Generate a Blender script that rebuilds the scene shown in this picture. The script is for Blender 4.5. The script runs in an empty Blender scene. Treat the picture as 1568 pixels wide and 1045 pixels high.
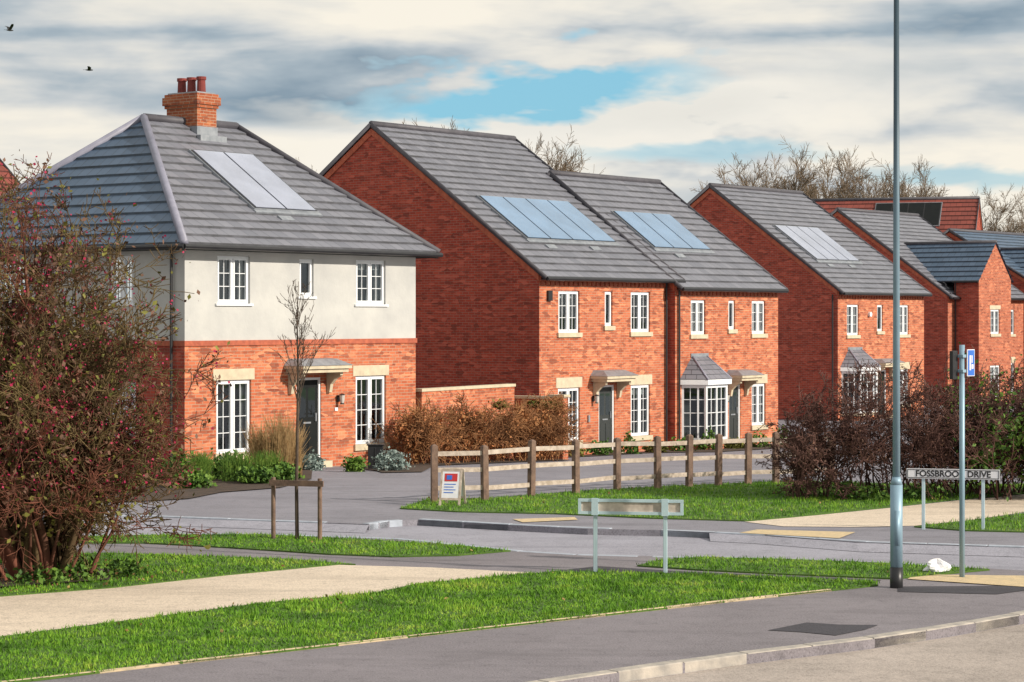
import bpy, math, random
import numpy as np
from mathutils import Vector, Matrix
random.seed(7)
RNG=np.random.default_rng(11)
D=bpy.data; scene=bpy.context.scene
COL=scene.collection

# ------------------------------------------------------------ terrain height
KY=[-200,50,58,63,70,90,110,200,3000]
KZ=[0,0,-.3,-.5,-.66,-.72,-.85,-1.0,-1.0]
def zf(y): return float(np.interp(y,KY,KZ))

# ------------------------------------------------------------ materials
def newmat(name):
    m=D.materials.new(name); m.use_nodes=True
    nt=m.node_tree; nt.nodes.clear()
    out=nt.nodes.new('ShaderNodeOutputMaterial')
    b=nt.nodes.new('ShaderNodeBsdfPrincipled')
    nt.links.new(b.outputs[0],out.inputs[0])
    return m,nt,b
def N(nt,t,**k):
    n=nt.nodes.new(t)
    for a,v in k.items(): setattr(n,a,v)
    return n
def mixc(nt,fac,a,b,mode='MIX'):
    n=nt.nodes.new('ShaderNodeMix'); n.data_type='RGBA'; n.blend_type=mode
    for idx,v in ((0,fac),(6,a),(7,b)):
        if hasattr(v,'is_linked'): nt.links.new(v,n.inputs[idx])
        elif idx==0: n.inputs[0].default_value=v
        else: n.inputs[idx].default_value=(*v,1)
    return n.outputs[2]
def noise(nt,vec,scale,detail=3,rough=.55,dist=0):
    n=nt.nodes.new('ShaderNodeTexNoise'); n.inputs['Scale'].default_value=scale
    n.inputs['Detail'].default_value=detail; n.inputs['Roughness'].default_value=rough
    n.inputs['Distortion'].default_value=dist
    if vec is not None: nt.links.new(vec,n.inputs['Vector'])
    return n.outputs['Fac']
def mrange(nt,v,a,b,c=0.,d=1.):
    n=nt.nodes.new('ShaderNodeMapRange'); nt.links.new(v,n.inputs[0])
    for i,x in enumerate((a,b,c,d)): n.inputs[i+1].default_value=x
    return n.outputs[0]
def mth(nt,op,a,b=None):
    n=nt.nodes.new('ShaderNodeMath'); n.operation=op
    for i,v in enumerate((a,b)):
        if v is None: continue
        if hasattr(v,'is_linked'): nt.links.new(v,n.inputs[i])
        else: n.inputs[i].default_value=v
    return n.outputs[0]
def bump(nt,b,h,strength,dist):
    n=nt.nodes.new('ShaderNodeBump'); n.inputs['Strength'].default_value=strength
    n.inputs['Distance'].default_value=dist
    nt.links.new(h,n.inputs['Height']); nt.links.new(n.outputs[0],b.inputs['Normal'])
def objco(nt): return N(nt,'ShaderNodeTexCoord').outputs['Object']

def simple(name,c1,c2=None,scale=3.,rough=.8,metal=0.,bmp=0.,detail=2,spec=.5,lo=.3,hi=.7):
    m,nt,b=newmat(name); o=objco(nt)
    if c2 is None: c2=tuple(x*.75 for x in c1)
    f=noise(nt,o,scale,detail)
    nt.links.new(mixc(nt,mrange(nt,f,lo,hi),c1,c2),b.inputs['Base Color'])
    b.inputs['Roughness'].default_value=rough; b.inputs['Metallic'].default_value=metal
    b.inputs['Specular IOR Level'].default_value=spec
    if bmp>0: bump(nt,b,noise(nt,o,scale*6,3),bmp,.02)
    return m
def twig(name,c1,c2,scale=1.):
    m,nt,b=newmat(name); o=objco(nt)
    nt.links.new(mixc(nt,mrange(nt,noise(nt,o,scale,0),.35,.65),c1,c2),b.inputs['Base Color'])
    b.inputs['Roughness'].default_value=1; b.inputs['Specular IOR Level'].default_value=0
    return m

def brickmat(name,c1,c2,mortar=(.40,.29,.21),dark=(.13,.04,.032),patch=.25,msize=.008):
    m,nt,b=newmat(name); o=objco(nt)
    s=N(nt,'ShaderNodeSeparateXYZ'); nt.links.new(o,s.inputs[0])
    c=N(nt,'ShaderNodeCombineXYZ'); nt.links.new(mth(nt,'ADD',s.outputs[0],s.outputs[1]),c.inputs[0]); nt.links.new(s.outputs[2],c.inputs[1])
    br=N(nt,'ShaderNodeTexBrick'); nt.links.new(c.outputs[0],br.inputs['Vector'])
    br.inputs['Scale'].default_value=1; br.inputs['Brick Width'].default_value=.225; br.inputs['Row Height'].default_value=.075
    br.inputs['Mortar Size'].default_value=msize; br.inputs['Mortar Smooth'].default_value=.3
    br.inputs['Color1'].default_value=(*c1,1); br.inputs['Color2'].default_value=(*c2,1); br.inputs['Mortar'].default_value=(*mortar,1)
    v=N(nt,'ShaderNodeTexVoronoi'); v.inputs['Scale'].default_value=1
    mp=N(nt,'ShaderNodeMapping'); mp.inputs['Scale'].default_value=(4.4,13.3,1); nt.links.new(c.outputs[0],mp.inputs[0]); nt.links.new(mp.outputs[0],v.inputs['Vector'])
    sv=N(nt,'ShaderNodeSeparateColor'); nt.links.new(v.outputs['Color'],sv.inputs[0])
    col=mixc(nt,mrange(nt,sv.outputs[0],.66,.97,0,.65),br.outputs['Color'],dark)
    col=mixc(nt,mrange(nt,sv.outputs[1],.80,.95,0,.5),col,(min(1,c1[0]*1.4),c1[1]*2.1,c1[2]*2.3))
    big=noise(nt,o,.9,4,.65)
    col=mixc(nt,mrange(nt,big,.35,.75,0,patch),col,tuple(x*.55 for x in c1))
    col=mixc(nt,mrange(nt,noise(nt,o,2.3,4,.7),.55,.8,0,.35),col,(c1[0]*1.15,c1[1]*1.9,c1[2]*2.2))
    nt.links.new(col,b.inputs['Base Color']); b.inputs['Roughness'].default_value=.9
    b.inputs['Specular IOR Level'].default_value=.15
    return m

def tilemat(name,c1,c2,rough=.5):
    m,nt,b=newmat(name)
    uv=N(nt,'ShaderNodeTexCoord').outputs['UV']; o=objco(nt)
    br=N(nt,'ShaderNodeTexBrick'); nt.links.new(uv,br.inputs['Vector'])
    br.inputs['Scale'].default_value=1; br.inputs['Brick Width'].default_value=.34; br.inputs['Row Height'].default_value=.33
    br.inputs['Mortar Size'].default_value=.009; br.inputs['Mortar Smooth'].default_value=.1
    br.inputs['Color1'].default_value=(*c1,1); br.inputs['Color2'].default_value=(*c2,1); br.inputs['Mortar'].default_value=(*tuple(x*.22 for x in c1),1)
    f=noise(nt,o,1.6,4,.72)
    col=mixc(nt,mrange(nt,f,.4,.8,0,.5),br.outputs['Color'],tuple(x*1.35 for x in c2))
    nt.links.new(col,b.inputs['Base Color']); b.inputs['Roughness'].default_value=rough
    return m

def glassmat():
    m,nt,b=newmat('window_glass'); nt.nodes.remove(b)
    out=[n for n in nt.nodes if n.type=='OUTPUT_MATERIAL'][0]
    g=N(nt,'ShaderNodeBsdfGlossy'); g.inputs['Roughness'].default_value=.03; g.inputs['Color'].default_value=(.85,.93,1,1)
    t=N(nt,'ShaderNodeBsdfTransparent'); t.inputs[0].default_value=(.72,.8,.83,1)
    fr=N(nt,'ShaderNodeFresnel'); fr.inputs[0].default_value=1.55
    mx=N(nt,'ShaderNodeMixShader'); nt.links.new(mth(nt,'ADD',fr.outputs[0],.06),mx.inputs[0])
    nt.links.new(t.outputs[0],mx.inputs[1]); nt.links.new(g.outputs[0],mx.inputs[2]); nt.links.new(mx.outputs[0],out.inputs[0])
    n=noise(nt,objco(nt),1.3,1)
    bp=N(nt,'ShaderNodeBump'); bp.inputs['Strength'].default_value=.12; bp.inputs['Distance'].default_value=.06
    nt.links.new(n,bp.inputs['Height']); nt.links.new(bp.outputs[0],g.inputs['Normal'])
    return m

def asphalt(name,c,var=.25,tint=(1,1,1)):
    m,nt,b=newmat(name); o=objco(nt)
    f=noise(nt,o,.6,4,.65); g=noise(nt,o,38,2,.7); h=noise(nt,o,5,4,.65)
    st=N(nt,'ShaderNodeMapping'); st.inputs['Scale'].default_value=(.25,1.6,1); st.inputs['Rotation'].default_value=(0,0,.5); nt.links.new(o,st.inputs[0])
    s2=noise(nt,st.outputs[0],1.,3,.6)
    col=mixc(nt,mrange(nt,f,.3,.7),tuple(x*(1-var) for x in c),tuple(x*(1+var)*t for x,t in zip(c,tint)))
    col=mixc(nt,mrange(nt,g,.3,.75,0,.65),col,tuple(x*1.8 for x in c))
    col=mixc(nt,mrange(nt,g,.25,.42,.6,0),col,tuple(x*.4 for x in c))
    col=mixc(nt,mrange(nt,h,.52,.8,0,.5),col,tuple(x*.5 for x in c))
    col=mixc(nt,mrange(nt,s2,.52,.72,0,.4),col,tuple(x*.6 for x in c))
    nt.links.new(col,b.inputs['Base Color']); b.inputs['Roughness'].default_value=.8; b.inputs['Specular IOR Level'].default_value=.35
    bump(nt,b,g,.5,.012)
    return m

def leafmat(name,cols,rough=.6,trans=.3,scale=1.5,nw=.5):
    m,nt,b=newmat(name); o=objco(nt)
    w=N(nt,'ShaderNodeTexWhiteNoise'); 
    sc=N(nt,'ShaderNodeVectorMath',operation='SNAP'); nt.links.new(o,sc.inputs[0]); sc.inputs[1].default_value=(.05,.05,.05)
    nt.links.new(sc.outputs[0],w.inputs['Vector'])
    r=N(nt,'ShaderNodeValToRGB'); e=r.color_ramp.elements
    e[0].color=(*cols[0],1); e[1].color=(*cols[-1],1)
    for i,c in enumerate(cols[1:-1]):
        q=e.new((i+1)/(len(cols)-1)); q.color=(*c,1)
    f=noise(nt,o,scale,2)
    nt.links.new(mth(nt,'ADD',mth(nt,'MULTIPLY',w.outputs['Value'],nw),mrange(nt,f,.3,.7,0,1-nw)),r.inputs[0])
    nt.links.new(r.outputs[0],b.inputs['Base Color']); b.inputs['Roughness'].default_value=rough
    b.inputs['Specular IOR Level'].default_value=.2
    return m

M_brick=brickmat('orange_brick',(.59,.175,.085),(.39,.10,.05))
M_brick_s=brickmat('gable_brick_painted_shade',(.45,.08,.05),(.30,.05,.036),mortar=(.3,.17,.13))  # shaded copy of the orange brick: deeper red painted in for side walls
M_brick_f=brickmat('rust_brick',(.52,.14,.07),(.35,.085,.048))
M_chim=brickmat('chimney_brick',(.40,.12,.052),(.28,.075,.038))
M_soldier=simple('brick_band',(.48,.125,.062),(.31,.075,.042),8,bmp=.3)
M_render=simple('wall_render',(.53,.525,.50),(.43,.43,.42),1.2,.95,bmp=.4,spec=.2,detail=4)
M_stone=simple('cast_stone',(.62,.53,.38),(.48,.41,.3),5,.9)
M_upvc=simple('white_upvc',(.84,.86,.88),(.78,.80,.83),3,.35)
M_black=simple('black_plastic',(.012,.012,.015),(.02,.02,.022),5,.4)
M_tile=tilemat('slate_grey_tiles',(.200,.202,.235),(.138,.142,.170))
M_tile_b=tilemat('blue_grey_tiles_and_hip_shade',(.085,.13,.20),(.06,.10,.16))
M_tile_r=tilemat('red_clay_tiles',(.24,.055,.04),(.17,.04,.03),.8)
M_ridge=simple('ridge_tile',(.09,.085,.10),(.06,.058,.07),4,.6)
M_hip=simple('hip_tile',(.26,.26,.33),(.20,.20,.26),4,.5)
M_lead=simple('lead_flashing',(.33,.35,.38),(.22,.24,.27),6,.45,.3)
M_glass=glassmat()
M_dark=simple('room_interior',(.03,.028,.026),(.02,.02,.02),1,.9)
M_curt=simple('curtain_fabric',(.55,.52,.48),(.4,.38,.36),9,.9)
M_door=simple('door_dark',(.006,.008,.009),(.01,.012,.012),3,.6,spec=.2)
M_door2=simple('door_charcoal',(.03,.036,.036),(.025,.03,.03),3,.5)
M_terra=simple('terracotta',(.22,.035,.028),(.14,.025,.022),8,.8)
M_asph=asphalt('asphalt_footway',(.170,.154,.168))
M_drive=asphalt('asphalt_drive',(.188,.181,.208))
M_road=asphalt('road_asphalt',(.25,.245,.285),.18)
M_road2=asphalt('road_worn',(.32,.275,.245),.25)
M_patch=asphalt('asphalt_patch',(.045,.042,.05),.2)
M_cream=asphalt('concrete_path',(.53,.445,.355),.12)
M_edge=simple('concrete_edging',(.58,.45,.29),(.36,.30,.2),7,.9)
M_kerb=simple('kerb_concrete',(.48,.43,.37),(.28,.26,.24),5,.9,bmp=.3)
M_kerb2=simple('kerb_blue_grey',(.42,.46,.53),(.30,.33,.38),5,.9)
M_tact=simple('tactile_paving',(.66,.50,.29),(.5,.4,.25),9,.9,bmp=.5)
M_soil=simple('soil',(.08,.05,.035),(.04,.028,.02),4,1,bmp=.8)
M_iron=simple('cast_iron',(.03,.028,.028),(.05,.04,.035),20,.6,.5,bmp=.6)
M_grass=leafmat('grass',[(.03,.08,.008),(.065,.165,.012),(.12,.27,.018),(.22,.37,.035),(.34,.36,.07)],.7,scale=1.1,nw=.4)
M_turf=simple('turf',(.045,.10,.012),(.08,.15,.02),2.5,1)
M_wood=simple('weathered_wood',(.22,.14,.10),(.11,.07,.055),7,.85,bmp=.4)
M_wood2=simple('pale_rail_wood',(.58,.49,.42),(.36,.29,.23),9,.85,bmp=.4)
M_bark=simple('bark',(.10,.07,.05),(.05,.035,.025),9,.95)
M_twig=twig('twig_brown',(.36,.18,.085),(.19,.095,.05),2)
M_twig2=twig('twig_olive',(.17,.125,.06),(.09,.06,.035),1.2)
M_twigr=twig('twig_reddish',(.20,.08,.055),(.10,.05,.035),1.5)
M_twigp=twig('twig_purple_brown',(.17,.095,.08),(.09,.05,.045),1.5)
M_far=twig('twig_far',(.25,.19,.14),(.17,.13,.095),.3)
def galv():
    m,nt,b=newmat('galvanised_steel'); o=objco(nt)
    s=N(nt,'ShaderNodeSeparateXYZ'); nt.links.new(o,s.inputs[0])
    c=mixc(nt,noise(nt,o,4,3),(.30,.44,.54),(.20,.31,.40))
    c=mixc(nt,mrange(nt,s.outputs[2],3.2,6.0),c,(.04,.07,.095))  # upper column's dark look against the sky, painted in by height
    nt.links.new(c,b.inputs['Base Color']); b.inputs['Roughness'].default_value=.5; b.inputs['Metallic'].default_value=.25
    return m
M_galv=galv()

# ------------------------------------------------------------ mesh builder
class MB:
    def __init__(s): s.v=[]; s.f=[]; s.uv=[]
    def quad(s,*pts,uv=None):
        i=len(s.v); s.v.extend([tuple(p) for p in pts]); s.f.append(tuple(range(i,i+len(pts))))
        s.uv.append(uv or [(0,0)]*len(pts))
    def box(s,x0,x1,y0,y1,z0,z1,M=None):
        c=[(x0,y0,z0),(x1,y0,z0),(x1,y1,z0),(x0,y1,z0),(x0,y0,z1),(x1,y0,z1),(x1,y1,z1),(x0,y1,z1)]
        if M: c=[M(*p) for p in c]
        i=len(s.v); s.v+=c
        for q in ((0,3,2,1),(4,5,6,7),(0,1,5,4),(1,2,6,5),(2,3,7,6),(3,0,4,7)):
            s.f.append(tuple(i+k for k in q)); s.uv.append([(0,0)]*4)
    def hexa(s,b,t):
        i=len(s.v); s.v+=[tuple(p) for p in b]+[tuple(p) for p in t]; n=len(b)
        s.f.append(tuple(i+k for k in reversed(range(n)))); s.uv.append([(0,0)]*n)
        s.f.append(tuple(i+n+k for k in range(n))); s.uv.append([(0,0)]*n)
        for k in range(n):
            l=(k+1)%n; s.f.append((i+k,i+l,i+n+l,i+n+k)); s.uv.append([(0,0)]*4)
    def bar(s,p,q,w,h,up=(0,0,1)):
        p=Vector(p);q=Vector(q);d=(q-p).normalized();u=Vector(up)
        a=d.cross(u).normalized()*w/2; c=a.cross(d).normalized()*h/2
        s.hexa([p-a-c,p+a-c,p+a+c,p-a+c],[q-a-c,q+a-c,q+a+c,q-a+c])
    def cyl(s,p,q,r0,r1=None,n=12):
        r1=r0 if r1 is None else r1
        p=Vector(p);q=Vector(q);d=(q-p).normalized()
        a=d.orthogonal().normalized(); c=d.cross(a)
        ring=lambda o,r:[o+(a*math.cos(2*math.pi*k/n)+c*math.sin(2*math.pi*k/n))*r for k in range(n)]
        s.hexa(ring(p,r0),ring(q,r1))
    def make(s,name,mat,parent=None,smooth=False,bevel=0):
        me=D.meshes.new(name); me.from_pydata(s.v,[],s.f)
        uvl=me.uv_layers.new(name='UVMap')
        flat=[c for f in s.uv for p in f for c in p]
        uvl.data.foreach_set('uv',flat)
        me.materials.append(mat); me.update()
        o=D.objects.new(name,me); COL.objects.link(o)
        if parent: o.parent=parent
        if smooth:
            for p in me.polygons: p.use_smooth=True
        if bevel:
            b=o.modifiers.new('bevel','BEVEL'); b.width=bevel; b.segments=2; b.limit_method='ANGLE'
        return o
def empty(name,loc=(0,0,0),rz=0):
    e=D.objects.new(name,None); COL.objects.link(e); e.location=loc; e.rotation_euler=(0,0,rz); e.empty_display_size=.3
    return e

# ------------------------------------------------------------ ground sheets
def sheet(name,poly,z,mat,skirt=0):
    import bmesh
    bm=bmesh.new()
    vs=[bm.verts.new((x,y,0)) for x,y in poly]
    f=bm.faces.new(vs)
    for k in KY[1:-1]:
        g=bm.verts[:]+bm.edges[:]+bm.faces[:]
        bmesh.ops.bisect_plane(bm,geom=g,plane_co=(0,k,0),plane_no=(0,1,0))
    bmesh.ops.triangulate(bm,faces=bm.faces[:])
    for v in bm.verts: v.co.z=zf(v.co.y)+z
    bmesh.ops.recalc_face_normals(bm,faces=bm.faces[:])
    if sum(f.normal.z for f in bm.faces)<0: bmesh.ops.reverse_faces(bm,faces=bm.faces[:])
    if skirt:
        be=[e for e in bm.edges if e.is_boundary]
        r=bmesh.ops.extrude_edge_only(bm,edges=be)
        for v in r['geom']:
            if isinstance(v,bmesh.types.BMVert): v.co.z-=skirt
    me=D.meshes.new(name); bm.to_mesh(me); bm.free(); me.materials.append(mat)
    o=D.objects.new(name,me); COL.objects.link(o); return o

kerb_near=[(-8,13.99),(.48,21.33),(1.34,22.08),(2.26,22.88),(3.08,23.47),(3.86,24.04),(4.89,24.95),(6.0,26.04),(7.4,27.6),(9.5,30.2)]
edging=[(-16,14.0),(-4.54,21.33),(-3.49,22.24),(-2.41,23.11),(-1.16,24.14),(.12,25.16),(1.51,26.27),(2.86,27.36),(4.75,28.81)]
g1up=[(-16,14.4),(-8.0,21.6),(-5.57,24.14),(-4.38,25.48),(-3.05,26.98),(-1.68,28.07),(-1.23,28.95),(.23,30.13),(1.3,30.28),(2.79,29.97),(4.81,29.17)]
creamup=[(-12.5,23.2),(-9.,26.1),(-6.38,27.67),(-5.15,28.54),(-3.83,29.97),(-2.43,31.23),(-1.13,30.91),(.32,30.28)]
g2up=[(-14,32.3),(-7.52,32.6),(-5.81,32.69),(-4.6,32.34),(-3.23,31.9),(-2.2,31.23)]
grass3=[(-15,35.0),(-7.06,35.1),(-5.77,35.42),(-4.01,35.52),(-2.29,34.69),(-.84,33.81),(-.02,33.06),(-.8,32.43),(-1.75,32.25),(-2.72,32.6),(-4.28,33.52),(-5.67,34.2),(-6.88,34.2),(-15,34.1)]
grass6=[(1.75,31.07),(2.1,31.75),(2.71,32.16),(3.9,31.9),(5.23,31.4),(6.58,30.59),(5.8,30.05),(5.09,29.53),(3.68,30.05),(2.66,30.51)]
road_near=[(-20,35.6),(-8.14,35.4),(-6.1,35.6),(-4.04,35.74),(-1.9,35.1),(-.84,34.2),(.16,33.16),(1.11,32.61),(2.05,32.44),(3.93,32.1),(5.69,31.4),(7.04,30.61),(9.5,30.2)]
road_far=[(-25,39.3),(-9,39.02),(-6.95,39.14),(-4.31,38.14),(-2.41,37.42),(-2.06,38.0),(-1.62,38.26),(-.04,37.3),(1.25,36.62),(2.43,36.4),(3.85,35.74),(5.34,34.49),(7.77,33.71),(14,31.5)]
grass4=[(-2.04,40.34),(-1.61,42.35),(-.3,42.65),(1.25,44.24),(2.89,45.42),(5.76,47.04),(7.75,46.3),(14,46),(14,45),(10.05,43.7),(8.36,42.2),(6.86,40.6),(5.35,39.1),(4.3,38.1),(3.97,37.9),(2.44,38.39),(.76,39.27),(-.98,39.67)]
cream2=[(3.96,37.78),(5.35,39.02),(6.86,40.48),(8.36,42.05),(10.05,43.59),(14,46),(14,42),(9.15,39.67),(7.92,38.14),(6.72,37.07),(5.7,36.84),(4.52,36.96)]
grass5=[(6.67,36.84),(7.89,38.02),(9.06,39.27),(13,42),(13,35),(8.29,35.95),(7.4,36.17)]

sheet('ground',[(-1500,-60),(1500,-60),(1500,3000),(-1500,3000)],-.13,M_turf)
sheet('road',[(-70,-40),(70,-40),(70,44),(-70,44)],-.10,M_road)
sheet('main_road',[(-9.5,12.4)]+[(x+.02,y-.02) for x,y in kerb_near]+[(30,30),(30,-30),(-40,-30),(-40,-12)],-.096,M_road2)
platA=kerb_near+list(reversed(road_near))+[(-25,30),(-25,0)]
sheet('pavement',platA,0,M_asph,.14)
sheet('housing_estate_paving',road_far+[(45,40),(60,140),(-60,140),(-60,39.5)],0,M_drive,.14)
sheet('concrete_footpath',g1up[:8]+list(reversed(creamup)),.008,M_cream)
sheet('concrete_footpath',cream2,.008,M_cream)
G=[]
def lawn(poly,dens,h=.045):
    sheet('grass_verge',poly,.022,M_turf,.02); G.append((poly,dens,h))
lawn(edging+list(reversed(g1up)),1150,.055)
lawn(creamup[:6]+list(reversed(g2up)),800,.055)
lawn(grass3,700,.055); lawn(grass6,700,.055); lawn(grass4,380,.07); lawn(grass5,380,.07)
sheet('tactile_paving',[(3.67,35.82),(4.02,36.39),(5.56,35.95),(5.15,34.95)],.012,M_tact)
sheet('tactile_paving',[(.01,38.26),(1.09,38.64),(1.13,38.14),(.18,37.66)],.012,M_tact)
sheet('tactile_paving',[(5.26,29.53),(5.46,30.05),(6.9,29.9),(8,29.4),(7.6,28.9),(6.61,28.67)],.012,M_tact)
sheet('asphalt_dark_patch',[(2.85,24.74),(3.37,25.37),(3.7,25.2),(4.15,25.16),(3.95,24.8),(3.55,24.34),(3.2,24.6)],.006,M_patch)  # thin sheet, darker than the footway asphalt around it
sheet('asphalt_dark_patch',[(4.9,28.2),(5.0,28.75),(8,28.9),(8,28.3),(6.5,28.3),(6.1,27.95)],.006,M_patch)  # darker area beside the lamp column
sheet('asphalt_dark_patch',[(1.2,31.1),(2.4,30.42),(3.7,29.95),(4.9,29.45),(4.8,29.25),(2.9,30.05),(1.3,30.4),(.4,30.3)],.006,M_patch)
sheet('soil_patch',[(-9.5,27.2),(-7.6,27.75),(-6.2,28.6),(-5.3,29.2),(-5.4,30.3),(-6.4,31.0),(-9,31.4)],.045,M_soil)
# iron covers
m_=MB()
def cover(m,cx,cy,w,l,z,rz,bars):
    c,s=math.cos(rz),math.sin(rz)
    T=lambda x,y,zz:(cx+x*c-y*s,cy+x*s+y*c,zz)
    m.hexa([T(-w,-l,z-.03),T(w,-l,z-.03),T(w,l,z-.03),T(-w,l,z-.03)],[T(-w,-l,z),T(w,-l,z),T(w,l,z),T(-w,l,z)])
    for i in range(bars):
        x=-w+2*w*(i+.5)/bars; m.hexa([T(x-.012,-l+.02,z+.001),T(x+.012,-l+.02,z+.001),T(x+.012,l-.02,z+.001),T(x-.012,l-.02,z+.001)],[T(x-.012,-l+.02,z+.008),T(x+.012,-l+.02,z+.008),T(x+.012,l-.02,z+.008),T(x-.012,l-.02,z+.008)])
cover(m_,3.62,21.35,.24,.22,-.085,.7,8); m_.make('drain_grate',M_iron)

def along(pts,step):
    out=[];pv=[Vector((*p,0)) for p in pts]; acc=0; out.append(pv[0].copy())
    for a,b in zip(pv,pv[1:]):
        L=(b-a).length; d=(b-a)/L; t=step-acc
        while t<=L: out.append(a+d*t); t+=step
        acc=L-(t-step)
    return out
def kerb(name,pts,w,z0,z1,mat,side=1,step=.92,gap=.012,bev=.012):
    mb=MB(); P=along(pts,step)
    for a,b in zip(P,P[1:]):
        d=(b-a).normalized(); n=Vector((-d.y,d.x,0))*side*w
        a2=a+d*gap/2;b2=b-d*gap/2; j=random.uniform(-.004,.004)
        base=[a2,b2,b2+n,a2+n]
        if side<0: base=base[::-1]
        mb.hexa([(p.x,p.y,zf(p.y)+z0) for p in base],[(p.x,p.y,zf(p.y)+z1+j) for p in base])
    return mb.make(name,mat,bevel=bev)
kerb('kerb',kerb_near,.16,-.13,.012,M_kerb,1)
kerb('kerb',[(-2.41,37.42),(-2.06,38.0),(-1.62,38.26)],.14,-.13,.012,M_kerb2,1,.3)
kerb('kerb',road_far[6:10],.14,-.13,.012,M_kerb2,1)
kerb('kerb',road_far[9:14],.14,-.13,.008,M_kerb2,1)
kerb('kerb',[(-25+.01,39.29),(-9,39.01),(-6.95,39.13),(-4.31,38.13),(-2.43,37.43)],.12,-.13,.008,M_kerb2,1)
kerb('kerb',road_near[1:9],.13,-.13,.008,M_kerb2,-1)
kerb('kerb',road_near[8:12],.13,-.13,.008,M_kerb2,-1)
kerb('path_edging',edging,.05,-.02,.03,M_edge,1,.95)
def ramp(pts,off):
    m=MB()
    for a,b in zip(pts,pts[1:]):
        m.quad((a[0]-.03,a[1]-off,-.094),(b[0]-.03,b[1]-off,-.094),(b[0],b[1]-.02,-.012),(a[0],a[1]-.02,-.012))
    m.make('dropped_kerb_ramp',M_road)
ramp([(3.2,36.05)]+road_far[10:14],.55); ramp(road_far[0:5],.55)

def inpoly(x,y,poly):
    c=np.zeros(len(x),bool); n=len(poly)
    for i in range(n):
        x1,y1=poly[i];x2,y2=poly[i-1]
        if y1==y2: continue
        m=((y1>y)!=(y2>y))&(x<(x2-x1)*(y-y1)/(y2-y1)+x1); c^=m
    return c
def tri_mesh(name,V,nper,mat):
    V=V.reshape(-1,3); nf=len(V)//nper
    me=D.meshes.new(name); me.vertices.add(len(V)); me.vertices.foreach_set('co',V.astype(np.float32).ravel())
    me.loops.add(len(V)); me.loops.foreach_set('vertex_index',np.arange(len(V),dtype=np.int32))
    me.polygons.add(nf); me.polygons.foreach_set('loop_start',np.arange(0,len(V),nper,dtype=np.int32))
    me.materials.append(mat); me.update(calc_edges=True)
    o=D.objects.new(name,me); COL.objects.link(o); return o
allb=[]
for poly,dens,h in G:
    P=np.array(poly); x0,y0=P.min(0);x1,y1=P.max(0); x0=max(x0,-9.5);x1=min(x1,11.5);y0=max(y0,18)
    n=int((x1-x0)*(y1-y0)*dens); x=RNG.uniform(x0,x1,n);y=RNG.uniform(y0,y1,n)
    k=inpoly(x+RNG.normal(0,.03,n),y+RNG.normal(0,.03,n),poly)&(np.abs(x)<y*.27); x=x[k];y=y[k]; n=len(x)
    cl=np.sin(x*5.1+np.sin(y*3.3)*2)*np.sin(y*6.3+x*1.7)+.6*np.sin(x*13+y*9)*np.sin(y*11-x*5)
    a=RNG.uniform(0,2*np.pi,n); hh=h*RNG.uniform(.4,1.2,n)*(.85+.35*cl); w=.007*RNG.uniform(.7,1.5,n)
    lx=RNG.normal(0,.02,n);ly=RNG.normal(0,.02,n); z=np.interp(y,KY,KZ)+.02
    V=np.stack([np.stack([x-np.cos(a)*w,y-np.sin(a)*w,z],1),np.stack([x+np.cos(a)*w,y+np.sin(a)*w,z],1),np.stack([x+lx,y+ly,z+hh],1)],1)
    allb.append(V)
tri_mesh('grass',np.concatenate(allb),3,M_grass)

# ------------------------------------------------------------ houses
ROT=math.atan2(.792,.61)
def wall_open(mb,M,a0,a1,z0,z1,ops,depth=.1,rev=None):
    ops=[o for o in ops if o[3]>z0 and o[2]<z1]
    A=sorted(set([a0,a1]+[v for o in ops for v in o[:2]])); Z=sorted(set([z0,z1]+[max(z0,min(z1,v)) for o in ops for v in o[2:4]]))
    for i in range(len(A)-1):
        for j in range(len(Z)-1):
            ca=(A[i]+A[i+1])/2;cz=(Z[j]+Z[j+1])/2
            if any(o[0]<ca<o[1] and o[2]<cz<o[3] for o in ops): continue
            mb.quad(M(A[i],0,Z[j]),M(A[i+1],0,Z[j]),M(A[i+1],0,Z[j+1]),M(A[i],0,Z[j+1]))
    for o in ops:
        x0,x1,b,t=o; b=max(b,z0);t=min(t,z1)
        mb.quad(M(x0,0,b),M(x0,depth,b),M(x0,depth,t),M(x0,0,t)); mb.quad(M(x1,0,b),M(x1,depth,b),M(x1,depth,t),M(x1,0,t))
        mb.quad(M(x0,0,t),M(x1,0,t),M(x1,depth,t),M(x0,depth,t)); mb.quad(M(x0,0,b),M(x1,0,b),M(x1,depth,b),M(x0,depth,b))
MF=lambda a,d,z:(a,d,z)
ML=lambda a,d,z:(d,a,z)
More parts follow.
